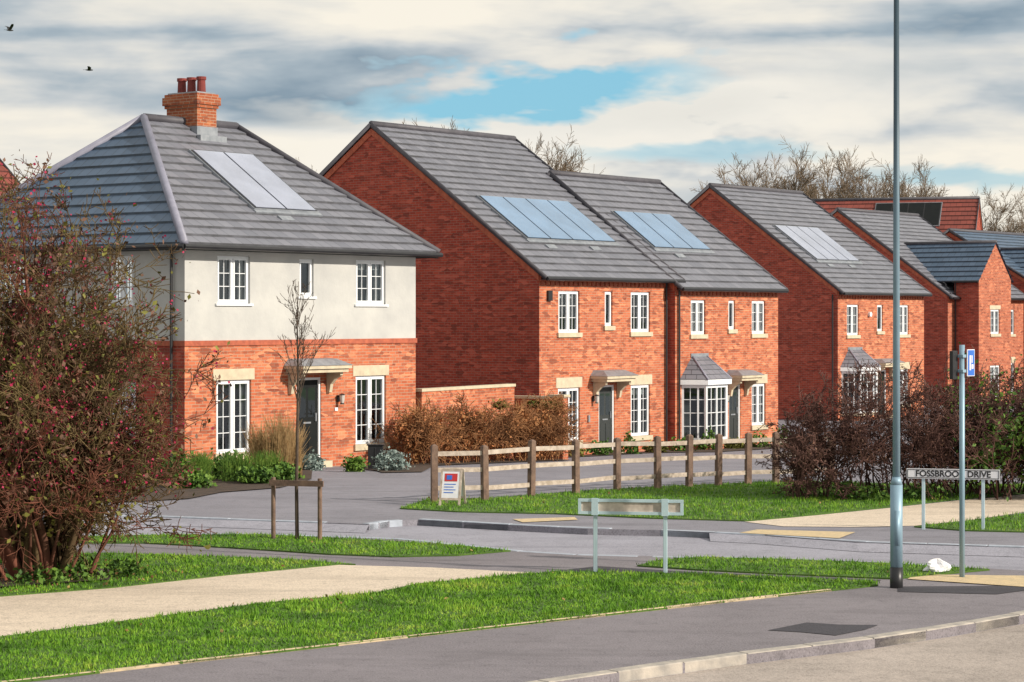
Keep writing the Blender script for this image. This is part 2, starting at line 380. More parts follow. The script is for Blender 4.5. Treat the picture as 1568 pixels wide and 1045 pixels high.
def window(B,M,x0,x1,z0,z1,sash=2,cols=2,rows=3,curt=True):
    fr=B['window_frames']; d0,d1=.055,.12; w=.055
    fr.box(x0,x0+w,d0,d1,z0,z1,M); fr.box(x1-w,x1,d0,d1,z0,z1,M)
    fr.box(x0+w,x1-w,d0,d1,z0,z0+w,M); fr.box(x0+w,x1-w,d0,d1,z1-w,z1,M)
    iw=(x1-x0-2*w)/sash
    for s in range(sash):
        a=x0+w+s*iw;b=a+iw; e=.038
        if s>0: fr.box(a-.03,a+.03,d0+.002,d1,z0+w,z1-w,M)
        lo=a+(.03 if s>0 else 0); hi=b-(.03 if s<sash-1 else 0)
        fr.box(lo,lo+e,d0-.018,d1,z0+w,z1-w,M); fr.box(hi-e,hi,d0-.018,d1,z0+w,z1-w,M)
        fr.box(lo+e,hi-e,d0-.018,d1,z0+w,z0+w+e,M); fr.box(lo+e,hi-e,d0-.018,d1,z1-w-e,z1-w,M)
        for c in range(1,cols):
            xx=lo+e+(hi-lo-2*e)*c/cols; fr.box(xx-.007,xx+.007,d0+.012,d1-.02,z0+w+e,z1-w-e,M)
        for r in range(1,rows):
            zz=z0+w+e+(z1-z0-2*w-2*e)*r/rows; fr.box(lo+e,hi-e,d0+.015,d1-.022,zz-.008,zz+.008,M)
    B['glass'].quad(M(x0+.01,.088,z0+.01),M(x1-.01,.088,z0+.01),M(x1-.01,.088,z1-.01),M(x0+.01,.088,z1-.01))
    r=B['room']; X0,X1,Z0,Z1=x0-.02,x1+.02,z0-.02,z1+.02;dp=.7
    q=[(X0,.125,Z0),(X1,.125,Z0),(X1,.125,Z1),(X0,.125,Z1),(X0,dp,Z0),(X1,dp,Z0),(X1,dp,Z1),(X0,dp,Z1)]
    q=[M(*p) for p in q]
    for f in ((0,1,5,4),(1,2,6,5),(2,3,7,6),(3,0,4,7),(4,5,6,7)): r.quad(*[q[i] for i in f])
    if curt:
        cw=(x1-x0)*random.uniform(.08,.22)
        if sash==1: cw=0
        for (a,b) in ((x0+.03,x0+cw),(x1-cw,x1-.03)):
            if b-a<.03: continue
            n=14
            for k in range(n):
                u0=a+(b-a)*k/n;u1=a+(b-a)*(k+1)/n
                e0=.2+.025*math.sin(k*1.9);e1=.2+.025*math.sin((k+1)*1.9)
                B['curtains'].quad(M(u0,e0,z0+.02),M(u1,e1,z0+.02),M(u1,e1,z1-.02),M(u0,e0,z1-.02))
        if random.random()<.45:
            bz=z1-(z1-z0)*random.uniform(.12,.35); B['curtains'].quad(M(x0+.03,.17,bz),M(x1-.03,.17,bz),M(x1-.03,.17,z1-.02),M(x0+.03,.17,z1-.02))
def sill(B,M,x0,x1,z,h=.14,proj=.06,key='stone'):
    B[key].box(x0-.07,x1+.07,-proj,.053,z-h,z,M)
def lintel(B,M,x0,x1,z,h=.26):
    B['stone'].box(x0-.1,x1+.1,-.012,.05,z+.002,z+h,M)
def tiled(mb,A,Bp,C,Dp,gauge=.36,th=.055):
    A,Bp,C,Dp=map(Vector,(A,Bp,C,Dp))
    L=max(((Dp-A)-(Dp-A).project(Bp-A)).length,.1); n=max(2,round(L/gauge)); ux=(Bp-A).normalized()
    up=Vector((0,0,th)); U=lambda p:(p-A).dot(ux)
    for i in range(n):
        a0=A.lerp(Dp,i/n);b0=Bp.lerp(C,i/n);a1=A.lerp(Dp,(i+1)/n);b1=Bp.lerp(C,(i+1)/n)
        lo=(i+.1)*.33;hi=(i+.9)*.33
        mb.quad(a0+up,b0+up,b1,a1,uv=[(U(a0),lo),(U(b0),lo),(U(b1),hi),(U(a1),hi)])
        mb.quad(a0-up*.2,b0-up*.2,b0+up,a0+up,uv=[(U(a0),i*.33+.001),(U(b0),i*.33+.001),(U(b0),i*.33+.003),(U(a0),i*.33+.003)])  # lip sampled from the dark mortar tone, painting a shadow line under each course
def door(B,x0,x1,z0,z1,mat='door'):
    w=.06
    fr=B['window_frames']; fr.box(x0,x0+w,.03,.12,z0,z1);fr.box(x1-w,x1,.03,.12,z0,z1);fr.box(x0+w,x1-w,.03,.12,z1-w,z1)
    d=B[mat]; d.box(x0+w,x1-w,.07,.11,z0,z1-w)
    cx=(x0+x1)/2
    for a,b in ((x0+w+.09,cx-.04),(cx+.04,x1-w-.09)):
        d.box(a,b,.058,.075,z0+.15,z0+.8); 
        B['glass'].quad((a,.066,z0+1.05),(b,.066,z0+1.05),(b,.066,z1-.25),(a,.066,z1-.25))
    B['lead'].box(cx-.13,cx+.13,.055,.07,z0+.9,z0+.94)
    B['lead'].box(x1-w-.1,x1-w-.07,.03,.07,z0+.95,z0+1.15)
    B['stone'].box(x0-.1,x1+.1,-.28,.1,z0-.16,z0-.002)
def canopy(B,x0,x1,z,proj=.62):
    B['canopy_trim'].box(x0+.06,x1-.06,-proj+.06,-.002,z,z+.09)
    B['canopy_trim'].box(x0,x1,-proj,-.002,z+.09,z+.17)
    B['lead'].hexa([(x0-.02,-proj-.02,z+.17),(x1+.02,-proj-.02,z+.17),(x1+.02,-.003,z+.17),(x0-.02,-.003,z+.17)],
                   [(x0+.22,-proj+.3,z+.32),(x1-.22,-proj+.3,z+.32),(x1-.15,-.003,z+.34),(x0+.15,-.003,z+.34)])
    for xx in (x0+.14,x1-.24):
        pr=[(0,0),(-.45,0),(-.45,-.08),(-.28,-.16),(-.13,-.3),(-.09,-.5),(0,-.52)]
        B['canopy_trim'].hexa([(xx,y-.002,z+dz) for y,dz in pr],[(xx+.1,y-.002,z+dz) for y,dz in pr])
def lantern(B,x,z):
    k=B['black']; k.box(x-.05,x+.05,-.03,0-.001,z,z+.16); k.bar((x,-.03,z+.12),(x,-.14,z+.2),.02,.02)
    k.cyl((x,-.14,z+.2),(x,-.14,z+.17),.03,.09,8); k.cyl((x,-.14,z-.06),(x,-.14,z-.03),.05,.05,8)
    B['curtains'].cyl((x,-.14,z-.03),(x,-.14,z+.17),.045,.07,8)
def pipe(B,x,y,z0,z1): B['black'].cyl((x,y,z0),(x,y,z1),.034,None,8)
MATS={'walls':None,'gable_walls':None,'window_frames':M_upvc,'glass':M_glass,'room':M_dark,'curtains':M_curt,'stone':M_stone,'roof':None,'black':M_black,
 'door':M_door,'door2':M_door2,'lead':M_lead,'canopy_trim':M_stone,'render':M_render,'band':M_soldier,'ridge':M_ridge,'hip':M_hip,'white':M_upvc,
 'panel':None,'panel_frame':M_lead,'chimney':M_chim,'pots':M_terra,'bay_roof':None}
def panelmat(name,c,rough):
    m,nt,b=newmat(name); o=objco(nt)
    f=noise(nt,o,1.2,2)
    nt.links.new(mixc(nt,mrange(nt,f,.3,.7),c,tuple(x*.75 for x in c)),b.inputs['Base Color'])
    b.inputs['Roughness'].default_value=rough; b.inputs['Metallic'].default_value=.0
    b.inputs['Coat Weight'].default_value=1; b.inputs['Coat Roughness'].default_value=.12
    b.inputs['Specular IOR Level'].default_value=.9
    return m
M_pan=panelmat('solar_glass_blue',(.17,.29,.46),.22)
M_pan2=panelmat('solar_glass_pale',(.34,.37,.48),.25)
class House:
    def __init__(s,name,P,z0,rot,roof,brick,pan,gb=None):
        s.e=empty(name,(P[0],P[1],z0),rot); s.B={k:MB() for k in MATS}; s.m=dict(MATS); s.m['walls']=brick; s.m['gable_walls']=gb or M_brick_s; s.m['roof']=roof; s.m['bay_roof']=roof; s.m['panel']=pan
    def done(s):
        for k,b in s.B.items():
            if b.f: b.make(k,s.m[k],s.e,smooth=k in('ridge','hip'))
def panels(B,slope,te,ze,s0,s1,t0,t1,n,fl=True):
    z=lambda t:ze+(t-te)*slope
    nz=Vector((0,-slope,1)).normalized()
    def P(s,t,h): v=Vector((s,t,z(t)))+nz*h; return v
    def slab(k,a,b,c,d,h0,h1): B[k].hexa([P(a,c,h0),P(b,c,h0),P(b,d,h0),P(a,d,h0)],[P(a,c,h1),P(b,c,h1),P(b,d,h1),P(a,d,h1)])
    slab('panel_frame',s0-.06,s1+.06,t0-.05,t1+.05,0,.08)
    w=(s1-s0)/n
    slab('black',s0-.03,s1+.03,t0-.02,t1+.02,.07,.09)
    for i in range(n):
        a=s0+w*i+.03;b=a+w-.06; slab('panel',a,b,t0,t1,.08,.105)
    if fl:
        for k in range(n//2):
            a=s0+(k+.25)*(s1-s0)/(n//2); slab('lead',a,a+.45,t0-.4,t0-.24,0,.065)
        slab('lead',s0-.1,s1+.1,t0-.15,t0-.05,0,.065)

# ---- house 1 : rendered hipped house
h=House('detached_rendered_house',(-7.40,50.2),0,ROT,M_tile,M_brick,M_pan2); B=h.B
W,Dp=8.1,8.8
lw=[(.99,2.14,.34,2.03),(5.8,6.95,.34,2.03)]; uw=[(1.03,2.1,3.8,4.9),(5.82,6.93,3.8,4.9)]; nw=(3.78,4.28,3.98,4.88)
dr=(3.68,4.55,.02,2.03)
wall_open(B['walls'],MF,0,W,-.6,2.83,lw+[dr]); wall_open(B['render'],MF,0,W,2.95,5.12,uw+[nw])
sl=[(1.6,2.7,.34,2.03),(5.2,6.6,.34,2.03)]; su=[(1.7,2.5,3.8,4.9),(5.4,6.5,3.8,4.9)]
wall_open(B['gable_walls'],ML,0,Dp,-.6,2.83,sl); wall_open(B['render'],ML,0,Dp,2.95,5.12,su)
for b,za,zb in (('walls',-.6,2.83),('render',2.95,5.12)):
    B[b].quad((W,0,za),(W,Dp,za),(W,Dp,zb),(W,0,zb)); B[b].quad((0,Dp,za),(W,Dp,za),(W,Dp,zb),(0,Dp,zb))
B['band'].box(-.03,W+.03,-.03,0-.0,2.83,2.95); B['band'].box(-.03,0,0,Dp,2.83,2.95)
B['band'].box(W,W+.03,0,Dp,2.83,2.95)
for x0,x1,z0,z1 in lw: window(B,MF,x0,x1,z0,z1,2,2,4); sill(B,MF,x0,x1,z0,.15); lintel(B,MF,x0,x1,z1)
for x0,x1,z0,z1 in uw: window(B,MF,x0,x1,z0,z1,2,2,3); sill(B,MF,x0,x1,z0,.05,.05,'white')
window(B,MF,*nw,1,1,1); sill(B,MF,nw[0],nw[1],nw[2],.05,.05,'white')
for x0,x1,z0,z1 in sl: window(B,ML,x0,x1,z0,z1,2,2,4); sill(B,ML,x0,x1,z0,.15)
for x0,x1,z0,z1 in su: window(B,ML,x0,x1,z0,z1,2,2,3); sill(B,ML,x0,x1,z0,.05,.05,'white')
door(B,*dr); canopy(B,3.25,4.98,2.16)
lantern(B,5.15,1.42); B['white'].box(5.02,5.12,-.03,-.001,1.2,1.28)
ze=5.12; e=.42; RZ=8.40
A=(-e,-e,ze);Bq=(W+e,-e,ze);C=(W+e,Dp+e,ze);Dd=(-e,Dp+e,ze);R1=(2.85,4.4,RZ);R2=(6.1,4.4,RZ)
tiled(B['roof'],A,Bq,R2,R1); tiled(B['bay_roof'],Dd,A,R1,R1); tiled(B['roof'],Bq,C,R2,R2); tiled(B['roof'],C,Dd,R1,R2)
h.m['bay_roof']=M_tile_b  # left hip slope: same roof, its bluish shade painted in with darker blue tiles
for a,b in ((A,R1),(Dd,R1)): B['hip'].cyl(Vector(a)+Vector((0,0,.03)),Vector(b)+Vector((0,0,.05)),.10,None,8)
for a,b in ((Bq,R2),(C,R2)): B['ridge'].cyl(Vector(a)+Vector((0,0,.02)),Vector(b)+Vector((0,0,.04)),.09,None,8)
B['ridge'].cyl((R1[0],R1[1],RZ+.04),(R2[0],R2[1],RZ+.04),.11,None,8)
B['white'].box(-e+.05,W+e-.05,-e+.05,Dp+e-.05,ze-.1,ze-.06)
B['black'].box(-e+.0,W+e,-e+.02,-e+.045,ze-.13,ze-.005); B['black'].box(-e+.02,-e+.045,-e+.05,Dp+e,ze-.13,ze-.005); B['black'].box(W+e-.045,W+e-.02,-e+.05,Dp+e,ze-.13,ze-.005)
B['black'].cyl((-e-.05,-e-.05,ze-.05),(W+e+.05,-e-.05,ze-.05),.06,None,8); B['black'].cyl((-e-.05,-e-.05,ze-.05),(-e-.05,Dp+e,ze-.05),.06,None,8)
pipe(B,-.08,.35,-.2,ze-.1)
panels(B,(RZ-ze)/(4.4+e),-e,ze,3.2,5.35,.95,3.1,2)
c0,c1,d0,d1=4.2,4.88,3.9,5.0
B['chimney'].box(c0,c1,d0,d1,7.6,8.78)
B['chimney'].box(c0-.04,c1+.04,d0-.04,d1+.04,8.78,8.86);B['chimney'].box(c0-.08,c1+.08,d0-.08,d1+.08,8.86,9.06);B['chimney'].box(c0-.04,c1+.04,d0-.04,d1+.04,9.06,9.14);B['lead'].box(c0+.02,c1-.02,d0+.02,d1-.02,9.14,9.18)
B['lead'].box(c0-.12,c1+.12,d0-.25,d0-.002,7.86,8.06); B['lead'].box(c0-.02,c1+.02,d0-.02,d1+.02,7.7,8.3)
for yy in (4.1,4.45,4.8):
    B['pots'].cyl(((c0+c1)/2,yy,9.16),((c0+c1)/2,yy,9.54),.115,.10,12); B['pots'].cyl(((c0+c1)/2,yy,9.5),((c0+c1)/2,yy,9.58),.125,.125,12)
h.done()

# ---- gabled houses
def gabled(name,P,z0,rot,W,half,ze,zr,roof,brick,pan,uw,nw,lw,dr,te=.3,pans=None,dcol='door',bay=None,can=None,dpipe=None,wrow=3,back=None):
    h=House(name,P,z0,rot,roof,brick,pan); B=h.B
    back=back or 2*half; slope=(zr-ze)/(half+te); za=ze+te*slope-.05
    ops=uw+nw+lw+([dr] if dr else [])+([bay] if bay else [])
    wall_open(B['walls'],MF,0,W,-.8,za,ops)
    zb=zr-.06
    for x in (0,W):
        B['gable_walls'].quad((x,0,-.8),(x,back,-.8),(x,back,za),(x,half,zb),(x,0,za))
    B['walls'].quad((0,back,-.8),(W,back,-.8),(W,back,za),(0,back,za))
    for w in uw: window(B,MF,*w,2,2,wrow); sill(B,MF,w[0],w[1],w[2],.13)
    for w in nw: window(B,MF,*w,1,1,1); sill(B,MF,w[0],w[1],w[2],.13)
    for w in lw: window(B,MF,*w,2,2,4); sill(B,MF,w[0],w[1],w[2],.14); lintel(B,MF,w[0],w[1],w[3],.3)
    if dr: door(B,*dr,dcol)
    if can: canopy(B,*can)
    if dr: lantern(B,dr[0]-.3,1.5)
    v=.06
    tiled(B['roof'],(-v,-te,ze),(W+v,-te,ze),(W+v,half,zr),(-v,half,zr)); tiled(B['roof'],(W+v,back+te,ze),(-v,back+te,ze),(-v,half,zr),(W+v,half,zr))
    B['ridge'].cyl((-v,half,zr+.03),(W+v,half,zr+.03),.10,None,8)
    for x,s in ((-v,-1),(W+v,1)):
        for (y0,y1,q0,q1) in ((-te,half,ze,zr),(back+te,half,ze,zr)):
            B['ridge'].bar((x+s*.012,y0,q0),(x+s*.012,y1,q1+.02),.03,.13)
        xx=0 if s<0 else W
        for (y0,y1) in ((0,half),(back,half)):
            B['band'].hexa([(xx+s*.045,y0,za-.24),(xx+s*.045,y1,zb-.24),(xx+s*.045,y1,zb-.04),(xx+s*.045,y0,za-.04)],[(xx+s*.001,y0,za-.24),(xx+s*.001,y1,zb-.24),(xx+s*.001,y1,zb-.04),(xx+s*.001,y0,za-.04)])
    B['band'].box(0,W,-.05,-.001,ze-.08,za-.02) 
    n=int(W/.225)
    for i in range(n):
        x=(i+.25)*W/n; B['band'].box(x,x+.11,-.045,-.001,ze-.2,ze-.082)
    B['black'].cyl((-.06,-te-.02,ze-.02),(W+.06,-te-.02,ze-.02),.06,None,8)
    B['black'].box(0,W,-te+.02,-.052,ze-.05,ze-.02)
    if dpipe: 
        for x,y in dpipe: pipe(B,x,y,-.3,ze-.05)
    if pans:
        s0,s1,t0,t1,np_=pans; panels(B,slope,-te,ze,s0,s1,t0,t1,np_)
    if bay:
        x0,x1,z0b,z1b=bay; p=.62; ca=.38
        pts=[(x0-.06,-.003),(x0+ca-.06,-p),(x1-ca+.06,-p),(x1+.06,-.003)]
        B['walls'].hexa([(x,y,-.8) for x,y in pts],[(x,y,z0b-.12) for x,y in pts])
        ex=lambda x,y:(x+(-.04 if x<(x0+x1)/2 else .04),y-.03 if y<-.1 else y)
        B['stone'].hexa([(*ex(x,y),z0b-.118) for x,y in pts],[(*ex(x,y),z0b) for x,y in pts])
        fr=B['window_frames']
        for (a,b) in zip(pts,pts[1:]):
            a=Vector((*a,0));b=Vector((*b,0)); L=(b-a).length; d=(b-a)/L; nr=Vector((-d.y,d.x,0))
            n=max(2,round(L/.28))
            for k in range(n+1):
                q=a+d*L*k/n; wdt=.09 if k in(0,n) else (.055 if (k%2==0) else .02)
                fr.bar((q.x,q.y,z0b),(q.x,q.y,z1b),wdt,.07 if wdt>.03 else .03,up=tuple(nr))
            for r in range(0,5):
                z=z0b+.05+(z1b-z0b-.1)*r/4; t=.1 if r in(0,4) else .02
                fr.bar((a.x,a.y,z),(b.x,b.y,z),.06 if t>.05 else .03,t)
            a3=a+nr*.02;b3=b+nr*.02
            B['glass'].quad((a3.x,a3.y,z0b),(b3.x,b3.y,z0b),(b3.x,b3.y,z1b),(a3.x,a3.y,z1b))
        r=B['room']; r.quad((x0,.5,z0b),(x1,.5,z0b),(x1,.5,z1b),(x0,.5,z1b)); r.quad((x0,0,z0b),(x0,.5,z0b),(x0,.5,z1b),(x0,0,z1b)); r.quad((x1,0,z0b),(x1,.5,z0b),(x1,.5,z1b),(x1,0,z1b)); r.quad((x0,0,z0b),(x1,0,z0b),(x1,.5,z0b),(x0,.5,z0b))
        o=[(x0-.2,-.002),(x0+ca-.16,-p-.15),(x1-ca+.16,-p-.15),(x1+.2,-.002)]
        B['white'].hexa([(x,y,z1b+.002) for x,y in o],[(x,y,z1b+.16) for x,y in o])
        zt=z1b+.16; hp=(x0+.5,-.002,zt+.72);hq=(x1-.5,-.002,zt+.72); O=[(x,y,zt) for x,y in o]
        tiled(B['bay_roof'],O[1],O[2],hq,hp,.2,.02); tiled(B['bay_roof'],O[0],O[1],hp,hp,.2,.02); tiled(B['bay_roof'],O[2],O[3],hq,hq,.2,.02)
        B['lead'].box(hp[0]-.1,hq[0]+.1,-.03,-.003,zt+.68,zt+.8)
        B['hip'].cyl(O[1],hp,.035,None,6);B['hip'].cyl(O[2],hq,.035,None,6)
    return h
h=gabled('brick_house',(.78,63.4),-.5,ROT,7.0,6.33,5.1,9.80,M_tile,M_brick,M_pan,
  [(.92,1.96,3.53,4.75),(4.6,5.64,3.53,4.75)],[(3.24,3.64,3.72,4.75)],[(.9,1.98,.38,1.93),(4.6,5.64,.38,1.93)],(2.93,3.74,.02,1.96),
  pans=(1.12,5.6,1.32,3.12,4),can=(2.5,4.1,2.08),dcol='door2',dpipe=[(6.45,-.06)])
h.B['black'].box(.35,.55,-.07,-.001,4.45,4.75); h.B['lead'].box(2.35,2.43,-.05,-.001,.9,1.1)
h.done()
h=gabled('brick_house',(5.03,68.42),-.66,ROT,6.15,4.75,5.02,8.74,M_tile,M_brick,M_pan,
  [(.88,1.72,3.6,4.68),(4.5,5.34,3.6,4.68)],[(3.08,3.48,3.75,4.68)],[(4.5,5.36,.62,1.98)],(3.1,3.8,.1,1.98),
  pans=(.9,4.15,1.42,3.0,3),can=(2.92,4.27,2.12),bay=(.46,2.26,.3,2.05),dcol='door2',dpipe=[(.14,-.06)],back=9.7)
h.done()
h=gabled('brick_house',(13.15,89.6),-.71,ROT,7.5,6.07,5.15,9.70,M_tile,M_brick,M_pan2,
  [(.75,1.73,3.45,4.7),(5.25,6.1,3.45,4.7)],[(3.3,3.8,3.6,4.7)],[(5.25,6.1,.5,1.98)],(3.3,4.1,.1,1.98),
  pans=(1.0,4.6,1.6,3.6,4),can=(2.9,4.6,2.12),bay=(.4,2.4,.3,2.0),dpipe=[(-.08,.2)])
h.B['white'].cyl((2.6,-.1,4.3),(2.6,-.001,4.3),.1,.1,10); h.done()
def wing(h,x0,x1,pr,zr,slope,ze_main,sl_main,te):
    B=h.B; xm=(x0+x1)/2; ze=zr-slope*((x1-x0)/2+.15)
    zw=zr-slope*(x1-x0)/2-.04
    w=[(xm-.5,xm+.5,3.5,4.7),(xm-.55,xm+.55,.4,1.95)]
    Mf=lambda a,d,z:(a,d-pr,z)
    wall_open(B['walls'],Mf,x0,x1,-.8,zw,w)
    B['walls'].quad((x0,-pr,zw),(x1,-pr,zw),(xm,-pr,zr-.05))
    for x in (x0,x1): B['gable_walls'].quad((x,-pr,-.8),(x,0,-.8),(x,0,zw),(x,-pr,zw))
    window(B,Mf,*w[0],2,2,3); window(B,Mf,*w[1],2,2,4); sill(B,Mf,w[0][0],w[0][1],w[0][2],.14); lintel(B,Mf,w[0][0],w[0][1],w[0][3],.2)
    tb=(zr-ze_main)/sl_main-te
    tiled(B['bay_roof'],(x0-.15,tb,ze),(x0-.15,-pr-.08,ze),(xm,-pr-.08,zr),(xm,tb,zr)); tiled(B['bay_roof'],(x1+.15,-pr-.08,ze),(x1+.15,tb,ze),(xm,tb,zr),(xm,-pr-.08,zr))
    B['ridge'].cyl((xm,-pr-.08,zr+.02),(xm,tb,zr+.02),.09,None,8)
    B['black'].cyl((x0-.18,-pr-.05,ze),(x0-.18,0,ze),.06,None,8)
    pipe(B,x0-.1,-.1,-.3,ze)
h=gabled('brick_house',(21.2,108),-.85,ROT,8.6,6.07,5.25,9.72,M_tile,M_brick_f,M_pan,[(6.5,7.5,3.45,4.7)],[],[(6.5,7.5,.5,1.98)],(5.2,6.0,.1,1.98))
wing(h,.7,4.3,1.3,8.0,1.0,5.25,.7,.3); h.m['bay_roof']=M_tile_b; h.done()
h=gabled('brick_house',(28.2,115),-.9,ROT,9.5,6.07,5.25,9.0,M_tile_b,M_brick_f,M_pan,[(6.5,7.5,3.45,4.7)],[],[(6.5,7.5,.5,1.98)],(5.2,6.0,.1,1.98))
wing(h,.4,4.6,1.6,8.0,.9,5.25,.6,.3); h.m['bay_roof']=M_tile_b; h.done()
h=gabled('red_tiled_house',(15.3,122),-.9,math.radians(-18),9.6,5.2,5.6,11.0,M_tile_r,M_brick_f,M_door,[(1,2,3.4,4.7),(6.5,7.6,3.4,4.7)],[],[(1,2,.5,1.98),(6.5,7.6,.5,1.98)],(4.2,5,.1,1.98))
panels(h.B,(11.0-5.6)/5.5,-.3,5.6,4.0,7.6,3.6,4.9,4,False); h.done()
h=gabled('brick_house',(-17.8,66),-.5,ROT,7,5,5.1,9.5,M_tile_r,M_brick_f,M_pan,[(1,2,3.5,4.7),(5,6,3.5,4.7)],[],[(1,2,.4,1.95),(5,6,.4,1.95)],(3.2,4,.1,1.98)); h.done()

# ------------------------------------------------------------ garden wall
def wallseg(mb,cap,p,q,w,z1a,z0=-.9):
    p=Vector((*p,0));q=Vector((*q,0));d=(q-p).normalized();n=Vector((-d.y,d.x,0))*w/2
    b=[p-n,q-n,q+n,p+n]; mb.hexa([(v.x,v.y,z0) for v in b],[(v.x,v.y,z1a) for v in b])
    n2=n*1.25; b=[p-n2-d*.03,q-n2+d*.03,q+n2+d*.03,p+n2-d*.03]; cap.hexa([(v.x,v.y,z1a+.001) for v in b],[(v.x,v.y,z1a+.075) for v in b])
e_=empty('brick_garden_wall'); a=MB();c=MB()
wallseg(a,c,(-2.40,56.72),(-.03,61.0),.22,1.58); wallseg(a,c,(-.02,61.15),(1.15,60.6),.2,1.25); wallseg(a,c,(1.2,60.35),(1.35,60.6),.42,1.3)
a.make('brickwork',M_brick,e_); c.make('coping',M_stone,e_)

# ------------------------------------------------------------ vegetation generators
def tubes(name,segs,mat,sides=3,parent=None):
    S=np.array(segs,dtype=np.float64); P=S[:,0:3];Q=S[:,3:6];r0=S[:,6];r1=S[:,7]
    d=Q-P; L=np.linalg.norm(d,axis=1,keepdims=True); d/=np.maximum(L,1e-6)
    ref=np.where(np.abs(d[:,2:3])<.9,np.array([[0,0,1.]]),np.array([[1.,0,0]]))
    a=np.cross(d,ref); a/=np.linalg.norm(a,axis=1,keepdims=True); b=np.cross(d,a)
    n=len(S); V=np.zeros((n,2*sides,3))
    for k in range(sides):
        c,s=math.cos(2*math.pi*k/sides),math.sin(2*math.pi*k/sides)
        V[:,k]=P+(a*c+b*s)*r0[:,None]; V[:,sides+k]=Q+(a*c+b*s)*r1[:,None]
    F=np.array([[k,(k+1)%sides,sides+(k+1)%sides,sides+k] for k in range(sides)])
    idx=(np.arange(n)[:,None,None]*2*sides+F[None]).reshape(-1)
    me=D.meshes.new(name); me.vertices.add(n*2*sides); me.vertices.foreach_set('co',V.astype(np.float32).ravel())
    me.loops.add(len(idx)); me.loops.foreach_set('vertex_index',idx.astype(np.int32))
    nf=len(idx)//4; me.polygons.add(nf); me.polygons.foreach_set('loop_start',np.arange(0,nf*4,4,dtype=np.int32))
    me.materials.append(mat); me.update(calc_edges=True)
    me.polygons.foreach_set('use_smooth',np.ones(nf,bool))
    o=D.objects.new(name,me); COL.objects.link(o)
    if parent: o.parent=parent
    return o
def nrm(v):
    l=math.sqrt(v[0]**2+v[1]**2+v[2]**2) or 1; return (v[0]/l,v[1]/l,v[2]/l)
BOUND=None
def grow(segs,p,d,L,r,lvl,maxl,wig=.18,trop=.08,kids=(1,2),ang=.8,ratio=.55,n0=5,rmin=.003,tips=None,rr=.55,nl=2):
    n=n0 if lvl<maxl else nl
    for i in range(n):
        d=nrm((d[0]+random.gauss(0,wig),d[1]+random.gauss(0,wig),d[2]+random.gauss(0,wig)+trop))
        q=(p[0]+d[0]*L/n,p[1]+d[1]*L/n,p[2]+d[2]*L/n)
        if BOUND and BOUND(q): break
        ra=r*(1-.75*i/n); rb=r*(1-.75*(i+1)/n)
        segs.append((*p,*q,max(ra,rmin),max(rb,rmin*.8)))
        p=q
        if lvl<maxl and (i>0 or lvl>0):
            for k in range(random.randint(*kids)):
                c=nrm((d[0]+random.gauss(0,ang),d[1]+random.gauss(0,ang),d[2]+random.gauss(0,ang)))
                grow(segs,p,c,L*ratio*random.uniform(.6,1.15)*(1.1-.3*i/n),max(rb*rr,rmin),lvl+1,maxl,wig,trop,kids,ang,ratio,n0,rmin,tips,rr,nl)
    if tips is not None: tips.append(p)
def leaves(name,C,size,mat,parent=None,elong=1.6):
    n=len(C); a=RNG.normal(size=(n,3)); a/=np.linalg.norm(a,axis=1,keepdims=True)
    b=np.cross(a,RNG.normal(size=(n,3))); b/=np.linalg.norm(b,axis=1,keepdims=True)
    s=size*RNG.uniform(.6,1.4,(n,1)); A=a*s*elong/2;Bv=b*s/2
    V=np.stack([C-A,C+Bv,C+A,C-Bv],1)
    o=tri_mesh(name,V,4,mat)
    if parent: o.parent=parent
    return o
L_green=leafmat('leaf_green',[(.02,.05,.012),(.05,.11,.02),(.11,.20,.03),(.20,.29,.05)])
L_olive=leafmat('leaf_olive',[(.06,.05,.015),(.14,.14,.03),(.24,.22,.05)])
L_rust=leafmat('leaf_rust',[(.20,.07,.03),(.38,.15,.06),(.52,.24,.10),(.36,.22,.09)])
L_brown=leafmat('leaf_brown',[(.06,.035,.025),(.14,.075,.05),(.18,.10,.07)])
L_grey=leafmat('leaf_silver',[(.10,.15,.13),(.22,.28,.26),(.3,.36,.33)])
L_straw=leafmat('leaf_straw',[(.18,.12,.05),(.35,.22,.10),(.52,.36,.18)])
L_berry=leafmat('berry_red',[(.16,.01,.03),(.36,.02,.07),(.24,.015,.07)])
L_litter=leafmat('leaf_litter',[(.10,.05,.02),(.24,.14,.05),(.36,.28,.10),(.16,.08,.04)],nw=1.)
def blob(c,r,n,clump=.25):
    c=np.array(c);r=np.array(r); u=RNG.normal(size=(n,3)); u/=np.linalg.norm(u,axis=1,keepdims=True)
    rad=RNG.uniform(.35,1,(n,1))**.6
    f=1+clump*np.sin(u[:,0:1]*5+c[0])*np.sin(u[:,1:2]*6+c[1])+clump*.6*np.sin(u[:,2:3]*9+c[0]*3)
    P=c+u*rad*f*r*RNG.uniform(.8,1.2,(n,1)); P[:,2]=np.maximum(P[:,2],c[2]-r[2]*.9); return P

# fallen leaves, only on the grass
n=9000; x=RNG.uniform(-9,9,n); y=RNG.uniform(20,46,n); k=np.zeros(n,bool)
for poly,_,_ in G: k|=inpoly(x,y,poly)
den=np.where(np.hypot(x+6.6,y-29.5)<2.2,.8,.04); k&=RNG.uniform(0,1,n)<den
leaves('fallen_leaves',np.stack([x[k],y[k],np.full(k.sum(),.06)],1),.035,L_litter,None,1.3)

